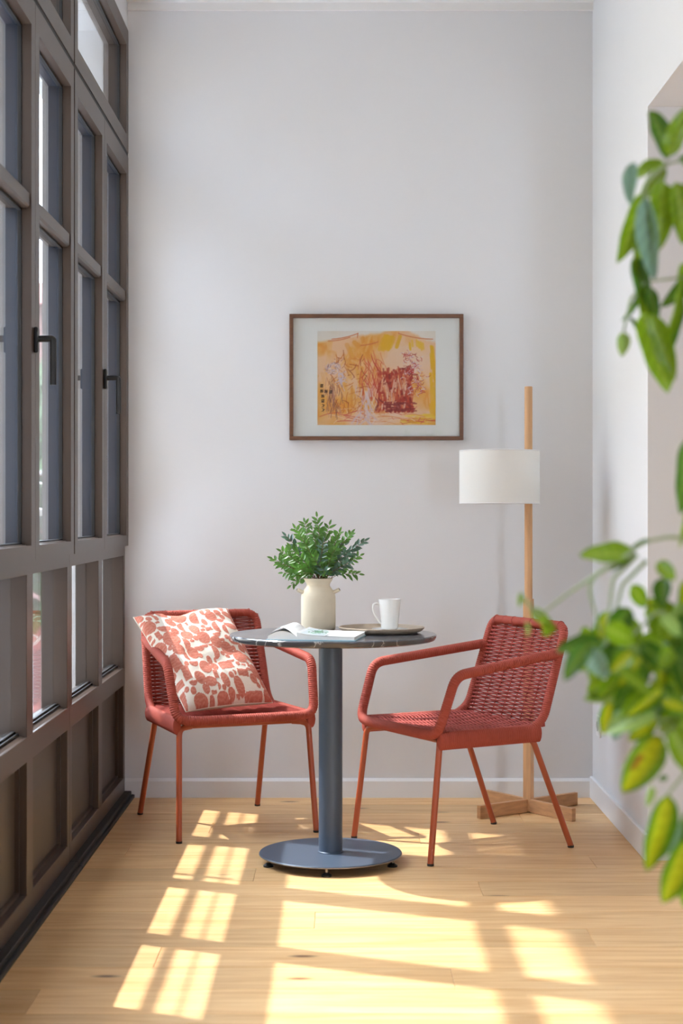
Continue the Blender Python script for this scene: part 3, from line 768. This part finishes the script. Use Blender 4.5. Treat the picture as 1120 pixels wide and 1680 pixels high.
    for k in range(70):
        x, y = zx(q.uniform(572, 770)), zy(q.uniform(350, 580)); a = q.uniform(0, 6.3); c.line(x, y, x+.05*math.cos(a), y+.05*math.sin(a), q.uniform(.006, .014), q.choice([rgb(130, 26, 24), rgb(214, 96, 60), rgb(236, 160, 120), rgb(186, 46, 30)]), .55, .1)
    for k in range(34):
        x, y = zx(q.uniform(600, 740)), zy(q.uniform(400, 560)); c.line(x, y, x+q.uniform(-.02, .03), y+q.uniform(.04, .13), .009, q.choice([rgb(244, 196, 160), rgb(238, 160, 110), rgb(248, 220, 200)]), .7)
    for k in range(60):
        x, y = zx(q.uniform(600, 775)), zy(q.uniform(540, 590)); c.line(x, y, x+.03, y, .008, rgb(138, 26, 30), .6)
    # scribbled figure at the right and at the left
    for k in range(130):
        y = q.uniform(0, 1); x = zx(750+50*y+q.gauss(0, 26)); yy = zy(262+230*y); a = q.uniform(0, 6.3)
        c.line(x, yy, x+.04*math.cos(a), yy+.045*math.sin(a), .0035, q.choice([rgb(196, 40, 40), rgb(226, 200, 220), rgb(236, 226, 236), rgb(170, 30, 40), rgb(214, 90, 90)]), .8, .2)
    for k in range(90):
        a = q.uniform(0, 6.3); r0 = q.uniform(.02, .065); x, y = zx(325)+r0*math.cos(a), zy(350)+r0*1.1*math.sin(a)
        c.line(x, y, x+.03*math.cos(a+1.6), y+.03*math.sin(a+1.6), .003, q.choice([rgb(232, 210, 216), rgb(150, 96, 96), rgb(206, 170, 196), rgb(244, 230, 226)]), .8, .2)
    for k in range(80):
        x, y = zx(q.gauss(325, 20)), zy(q.uniform(400, 590)); c.line(x, y, x+q.uniform(-.02, .02), y+q.uniform(.04, .12), .004, q.choice([rgb(150, 86, 66), rgb(186, 126, 104), rgb(208, 150, 130), rgb(130, 74, 66)]), .55)
    for k in range(16): c.line(zx(365+q.gauss(0, 12)), zy(400+q.gauss(0, 26)), zx(385+q.gauss(0, 10)), zy(420+q.gauss(0, 24)), .006, rgb(222, 206, 226), .6)
    # small black brush characters in a column
    for cx_, cy_ in ((264, 449), (264, 478), (288, 480), (314, 483), (270, 506), (270, 533)):
        for k in range(4): c.line(zx(cx_-7), zy(cy_-7+k*4.6), zx(cx_+7), zy(cy_-8+k*4.6), .0032, rgb(40, 22, 20), .9)
        for k in range(2): c.line(zx(cx_-4+k*8), zy(cy_-8), zx(cx_-5+k*9), zy(cy_+8), .0032, rgb(40, 22, 20), .9)
    for cy_ in (560, 584):
        c.line(zx(266), zy(cy_-10), zx(280), zy(cy_-4), .003, rgb(50, 30, 30)); c.line(zx(280), zy(cy_-4), zx(264), zy(cy_+8), .003, rgb(50, 30, 30)); c.line(zx(272), zy(cy_-8), zx(274), zy(cy_+10), .003, rgb(50, 30, 30))
    a = at(520.5, 697, D); b = at(714.5, 542.5, D)
    U, V = np.meshgrid(np.linspace(a.x-cx, b.x-cx, W_), np.linspace(b.z-cz, a.z-cz, H_))
    G = np.stack([U, np.full_like(U, -.0128), V], -1)
    paint_mesh('painted_sheet', G, c, M['print'], R)
    gp = obj('glass_pane', MB().box(-w_/2+fw*.7, w_/2-fw*.7, -.0205, -.0190, -h_/2+fw*.7, h_/2-fw*.7), M['glass'], R)
painting()

# ------------------------------------------------------------------ foreground plant
def leaf_mesh(kind, seed):
    q = random.Random(seed); nu, nv = 12, 6; V = []; cols = []
    curl = q.uniform(.1, .45); fold = q.uniform(.08, .25)
    for i in range(nu+1):
        u = i/nu; wd = (math.sin(math.pi*u**.85)**.62)*(1-.2*u)*1.15 if 0 < u < 1 else 0
        for j in range(nv+1):
            s = 2*j/nv-1; x = s*wd*.5
            z = fold*abs(x)-curl*u*u*.6+.015*math.sin(u*14+s*2)*abs(s)
            V.append((x, u, z))
            e = 1-abs(s)
            gd = {'green': (122, 156, 26), 'dark': (74, 116, 32), 'pale': (150, 180, 96), 'varieg': (96, 142, 26), 'blue': (126, 160, 140), 'spot': (110, 150, 40)}[kind]  # blue kind: glossy reflection put into the leaf colour
            c = list(gd)
            if kind in ('varieg', 'spot') and abs(s) < .45 and .08 < u < .92:
                c = [178, 188, 30]
                if kind == 'spot' and .35 < u < .6 and 0 < s < .5: c = [150, 80, 30]
            if kind == 'green' and j == nv//2: c = [150, 178, 60]
            if kind == 'dark' and j == nv//2: c = [120, 155, 60]
            k_ = 1+.08*math.sin(u*40+abs(s)*6); cols.append([v*k_/255 for v in c])
    idx = lambda i, j: i*(nv+1)+j
    f = [(idx(i, j), idx(i, j+1), idx(i+1, j+1), idx(i+1, j)) for i in range(nu) for j in range(nv)]
    me = bpy.data.meshes.new('leaf'); me.from_pydata(V, [], f); me.update()
    c = np.ones((len(V), 4)); c[:, :3] = lin(np.array(cols))
    at_ = me.color_attributes.new('Col', 'FLOAT_COLOR', 'POINT'); at_.data.foreach_set('color', c.astype(np.float32).ravel())
    me.shade_smooth(); me.materials.append(M['leafv']); return me
LM = {k: [leaf_mesh(k, i*7+hash_) for i in range(4)] for hash_, k in enumerate(['green', 'dark', 'pale', 'varieg', 'blue', 'spot'])}
def place_leaf(root, base, tip, wd, kind, face, q):
    d = (tip-base); ln = d.length; d.normalize(); f = Vector(face).normalized(); s = d.cross(f).normalized(); n_ = s.cross(d)
    o = link('leaf', q.choice(LM[kind]), None, root)
    Mx = Matrix((s*wd, d*ln, n_*ln)).transposed().to_4x4(); Mx.translation = base-Vector(root.location)
    o.matrix_local = Mx; return o
def plant(root, trunk, leaves, branches, r0=.012):
    q = random.Random(4); L0 = Vector(root.location)
    obj('trunk', MB().tube([Vector(p)-L0 for p in resample(trunk, .03)], r0, 10), M['bark'], root, smooth=3)
    for b_ in branches:
        P = resample(b_, .01); obj('branch', MB().tube([p-L0 for p in P], [.0032*(1-.6*i/len(P)) for i in range(len(P))], 7), M['stem'], root, smooth=3)
    for (bx, by, tx_, ty_, wpx, kind, dep, tilt) in leaves:
        a = at(bx, by, dep); b_ = at(tx_, ty_, dep+tilt[0])
        place_leaf(root, a, b_, wpx*dep/F, kind, (tilt[1], -1, tilt[2]), q)
def pot(root, r, h):
    obj('pot', MB().lathe([(.0, 0), (r*.72, 0), (r*.78, .01), (r, h-.03), (r*1.04, h-.03), (r*1.04, h), (r*.93, h), (r*.9, h-.04), (.0, h-.04)], 48, (0, 0, 0), False, False), M['pot'], root, smooth=.6)
    obj('soil', MB().lathe([(.0, h-.03), (r*.915, h-.035)], 32, (0, 0, 0), False, False), M['soil'], root)

D1 = 2.2
up = thing('umbrella_tree', 'tall umbrella tree in the right foreground whose long drooping leaves fill the upper right edge', 'plant', (.78, 2.36, 0))
pot(up, .17, .32)
hub1 = at(1095, 268, D1); hub2 = at(1060, 462, D1+.05)
# base px, tip px, width px, kind, depth, (tip depth shift, face x, face z)
upl = [
 (1094,262,1070,174,40,'dark',2.20,(.03,.2,.2)), (1096,258,1128,172,34,'green',2.18,(-.02,-.3,.2)),
 (1090,268,1022,292,32,'green',2.22,(.02,0,.8)), (1040,266,1030,335,26,'blue',2.18,(.0,-.7,.3)),
 (1092,272,1050,330,26,'green',2.21,(.05,.2,.3)), (1086,296,1084,410,42,'green',2.20,(.0,.1,.4)),
 (1108,298,1128,398,42,'green',2.19,(.0,.1,.4)), (1112,262,1150,290,30,'dark',2.2,(.04,0,.4)),
 (1054,316,1022,430,38,'green',2.24,(.0,.3,.2)), (1058,324,1070,462,36,'blue',2.20,(.02,-.4,.1)),
 (1048,370,1052,480,30,'green',2.25,(.0,.2,.1)), (1040,420,1062,510,28,'dark',2.25,(.0,0,.1)),
 (1058,466,1060,530,26,'green',2.25,(.0,.2,.1)), (1062,470,1082,528,24,'dark',2.24,(.0,.2,.1)),
 (1050,480,1028,530,14,'dark',2.26,(.0,.9,.1)), (1030,520,1050,550,10,'dark',2.26,(0,.9,0)),
 (1022,545,1022,584,22,'pale',2.24,(.0,.1,.1)), (1052,512,1100,644,58,'green',2.21,(.0,.2,.2)),
 (1068,515,1108,625,34,'green',2.19,(.0,-.2,.2)), (1112,470,1100,570,18,'green',2.2,(.0,.5,.2)),
 (1118,480,1098,600,20,'dark',2.24,(.0,.3,.2)), (1122,430,1118,480,22,'green',2.25,(0,.2,.2)),
 (1125,720,1120,845,40,'dark',2.15,(.0,.2,.2)), (1128,830,1118,900,14,'green',2.2,(0,.4,.2)),
 (1150,300,1160,400,40,'green',2.25,(0,.2,.2)), (1150,500,1170,620,44,'green',2.25,(0,.2,.2)), (1160,640,1150,740,40,'dark',2.25,(0,.2,.2)),
]
q = random.Random(31)
for k in range(34):       # the side of the crown beyond the frame
    bx, by = q.uniform(1165, 1330), q.uniform(170, 620); a = q.gauss(math.pi/2, .8); ln = q.uniform(70, 110)
    upl.append((bx, by, bx+ln*math.cos(a), by+ln*math.sin(a), q.uniform(30, 42), q.choice(['green', 'dark', 'green']), q.uniform(2.12, 2.32), (q.uniform(-.04, .04), q.uniform(-.6, .6), q.uniform(0, .6))))
tk = [(.78, 2.36, .28), (.76, 2.34, .8), (.68, 2.28, 1.2), at(1230, 500, 2.25), at(1180, 250, 2.22)]
upb = [[at(1180, 250, 2.22), at(1130, 262, 2.2), hub1], [hub1, at(1060, 300, 2.22), at(1050, 380, 2.24), at(1055, 440, 2.25)], [at(1230, 500, 2.25), at(1120, 455, 2.25), hub2], [at(1230, 560, 2.25), at(1125, 720, 2.15)],
       [hub2, at(1035, 490, 2.26), at(1022, 545, 2.24)], [at(1180, 250, 2.22), at(1150, 300, 2.25)]]
plant(up, tk, upl, upb, .011)

lo = thing('bushy_houseplant', 'bushy green and yellow variegated houseplant in the right foreground spilling in below the umbrella tree', 'plant', (.50, 1.98, 0))
pot(lo, .15, .30)
D2 = 2.05
lol = [
 (1042,912,948,902,46,'green',2.05,(.03,0,.9)), (1035,915,1000,932,12,'dark',2.05,(.0,0,.8)),
 (1070,887,1035,897,10,'dark',2.05,(0,0,.7)), (1075,925,1110,950,30,'green',2.03,(0,.2,.5)),
 (853,972,852,996,9,'green',2.1,(0,.4,.2)), (870,1000,910,1030,22,'green',2.1,(0,.2,.6)), (905,1020,893,1045,20,'green',2.1,(0,.2,.3)), (862,1020,868,1045,8,'pale',2.1,(0,.7,.2)),
 (990,1056,910,1064,34,'dark',2.03,(.02,0,.7)), (965,1064,992,1112,34,'blue',2.0,(.0,-.4,.4)), (945,1085,965,1100,20,'green',2.04,(0,0,.4)),
 (1078,1172,986,1190,50,'pale',1.98,(.02,0,.9)), (1075,1185,1030,1215,26,'varieg',2.03,(0,.3,.4)),
 (1082,1205,1024,1305,56,'spot',1.98,(0,.1,.2)), (1100,1195,1135,1270,44,'green',1.95,(0,.2,.2)),
 (1095,1275,1080,1279,10,'dark',2.05,(0,0,.5)), (1096,1302,1064,1434,48,'varieg',1.97,(0,.15,.1)), (1112,1345,1090,1410,18,'blue',1.98,(0,.5,.2)),
 (1125,1330,1110,1400,20,'dark',2.02,(0,.3,.2)), (1132,1376,1090,1486,54,'varieg',1.94,(0,.2,.2)), (1125,1420,1124,1490,30,'green',1.99,(0,.2,.2)),
 (1070,1290,1062,1325,14,'pale',2.03,(0,.2,.2)),
]
q = random.Random(17)
for k in range(84):      # dense middle of the plant
    if k < 58: bx = min(1150, max(965, q.gauss(1048, 46))); by = min(1150, max(960, q.gauss(1070, 55)))
    else: bx = q.uniform(1060, 1150); by = q.uniform(925, 1180)
    a = q.gauss(math.pi/2, .75); ln = q.uniform(40, 78)
    lol.append((bx, by, bx+ln*math.cos(a), by+ln*math.sin(a), q.uniform(24, 38), q.choice(['green', 'green', 'green', 'green', 'dark', 'dark', 'varieg', 'pale', 'blue']), q.uniform(1.96, 2.16), (q.uniform(-.03, .03), q.uniform(-.6, .6), q.uniform(0, .7))))
for k in range(34):
    bx, by = q.uniform(1150, 1290), q.uniform(930, 1420); a = q.gauss(math.pi/2, .8); ln = q.uniform(50, 85)
    lol.append((bx, by, bx+ln*math.cos(a), by+ln*math.sin(a), q.uniform(28, 40), q.choice(['green', 'dark', 'varieg']), q.uniform(1.94, 2.12), (q.uniform(-.03, .03), q.uniform(-.6, .6), q.uniform(0, .7))))
tk = [(.50, 1.98, .26), (.50, 2.0, .6), at(1200, 1250, 2.03), at(1150, 1050, 2.05), at(1145, 890, 2.05)]
lob = [[at(1145, 890, 2.05), at(1100, 880, 2.05), at(1060, 888, 2.05), at(1030, 908, 2.05)], [at(1040, 905, 2.05), at(990, 935, 2.07), at(930, 975, 2.1), at(885, 1010, 2.1)],
       [at(1040, 905, 2.05), at(975, 945, 2.06), at(965, 965, 2.06), at(985, 1040, 2.05)], [at(1045, 910, 2.05), at(1005, 950, 2.06), at(993, 1060, 2.06)], [at(1060, 920, 2.05), at(1020, 960, 2.06), at(1000, 1050, 2.05)],
       [at(1150, 1050, 2.05), at(1080, 1000, 2.05), at(1020, 1060, 2.05)], [at(1160, 1100, 2.04), at(1090, 1110, 2.05), at(1030, 1130, 2.05)], [at(1190, 1220, 2.03), at(1120, 1180, 2.03), at(1060, 1180, 1.98)],
       [at(1120, 1180, 2.03), at(1095, 1200, 2.0), at(1085, 1215, 1.98)], [at(1190, 1230, 2.03), at(1130, 1260, 2.0), at(1090, 1310, 1.97)], [at(1200, 1260, 2.03), at(1150, 1330, 1.98), at(1128, 1390, 1.94)], [at(885, 1010, 2.1), at(865, 990, 2.1), at(853, 972, 2.1)]]
plant(lo, tk, lol, lob, .009)

# ------------------------------------------------------------------ outside
rl = thing('balcony_railing', 'pale metal railing running along the outside of the windows', 'railing', (-1.20, 3, 0))
obj('handrail', MB().tube([(0, -4.5, 1.15), (0, 4.2, 1.15)], .017, 10), M['rail'], rl)
obj('upper_wire', MB().tube([(0, -4.5, 1.265), (0, 4.2, 1.265)], .005, 8), M['rail'], rl)
for k in range(6): obj('post', MB().tube([(0, -4.5+k*1.74, -.1), (0, -4.5+k*1.74, 1.31)], .011, 8), M['rail'], rl)
struct('trim_sun_block', MB().box(-1.50, -.93, Y0, 9, 3.22, 3.42), M['concrete'])  # unseen slab overhead, depth set to cut the sun through the upper panes
struct('trim_3', MB().box(-1.35, -.955, Y0, 9, -.3, -.02), M['concrete'])
struct('wall_street', MB().box(-14, -12, -25, 28, -7, 7.5), M['facade'])  # unseen facade opposite, added to cut low-angle sky light
struct('wall_sky_block', MB().box(-12, -1.7, .2, 1.0, -7, 11), M['sky_block'])  # unseen block added to keep near-side sky light off the window reveals
struct('ground', MB().box(-80, 40, 5, 120, -7.1, -7), M['asphalt'])
bd = thing('apartment_building', 'pink rendered apartment building with a red tiled roof seen through the windows', 'building', (-9, 32, -7))
obj('wall', MB().box(-9, 8.0, 0, 10, 0, 12.2), M['pink'], bd)
obj('roof', MB().add([(-9.4, -.5, 12.2), (8.4, -.5, 12.2), (8.4, 10, 12.2), (-9.4, 10, 12.2), (-9.4, 5, 13.4), (8.4, 5, 13.4)], [(0,1,5,4),(1,2,5),(2,3,4,5),(3,0,4),(0,3,2,1)]), M['tile'], bd)
for i in range(11):
    for j in range(4):
        wn = obj('window', MB().box(-8.4+i*1.5, -7.6+i*1.5, -.06, .02, 1+j*2.9, 2.6+j*2.9), M['trim'], bd)
        obj('pane', MB().box(-8.33+i*1.5, -7.67+i*1.5, -.08, -.055, 1.07+j*2.9, 2.53+j*2.9), M['shutter'], wn)
for j in range(1, 4): obj('cornice', MB().box(-9.1, 8.1, -.3, 0, j*2.9+.2, j*2.9+.4), M['concrete'], bd)
for k, (x, y, r_) in enumerate([(-4.4, 25, 1.5), (-8.9, 26, 1.9), (-1.7, 29, 1.0)]):
    tt = thing('street_tree', ['round green street tree seen through the nearest pane', 'large green street tree furthest left outside the windows', 'small green street tree close to the facade outside'][k], 'tree', (x, y, -7), 0, 'street trees outside')
    obj('trunk', MB().tube([(0, 0, 0), (.1, 0, 3), (0, 0, 8)], .14, 8), M['bark'], tt)
    mb = MB(); q = random.Random(k)
    for i in range(900):
        a, b_ = q.uniform(0, 6.28), math.acos(q.uniform(-1, 1)); rr = r_*q.uniform(.6, 1)
        p = Vector((rr*math.sin(b_)*math.cos(a), rr*math.sin(b_)*math.sin(a), 8.6+rr*1.35*math.cos(b_)))
        d = Vector((q.uniform(-1, 1), q.uniform(-1, 1), q.uniform(-1, 1))); leaflet(mb, p, d, Vector((.1, -.5, .8)), .45, .3)
    obj('crown', mb, M['tree'], tt, kind='stuff')
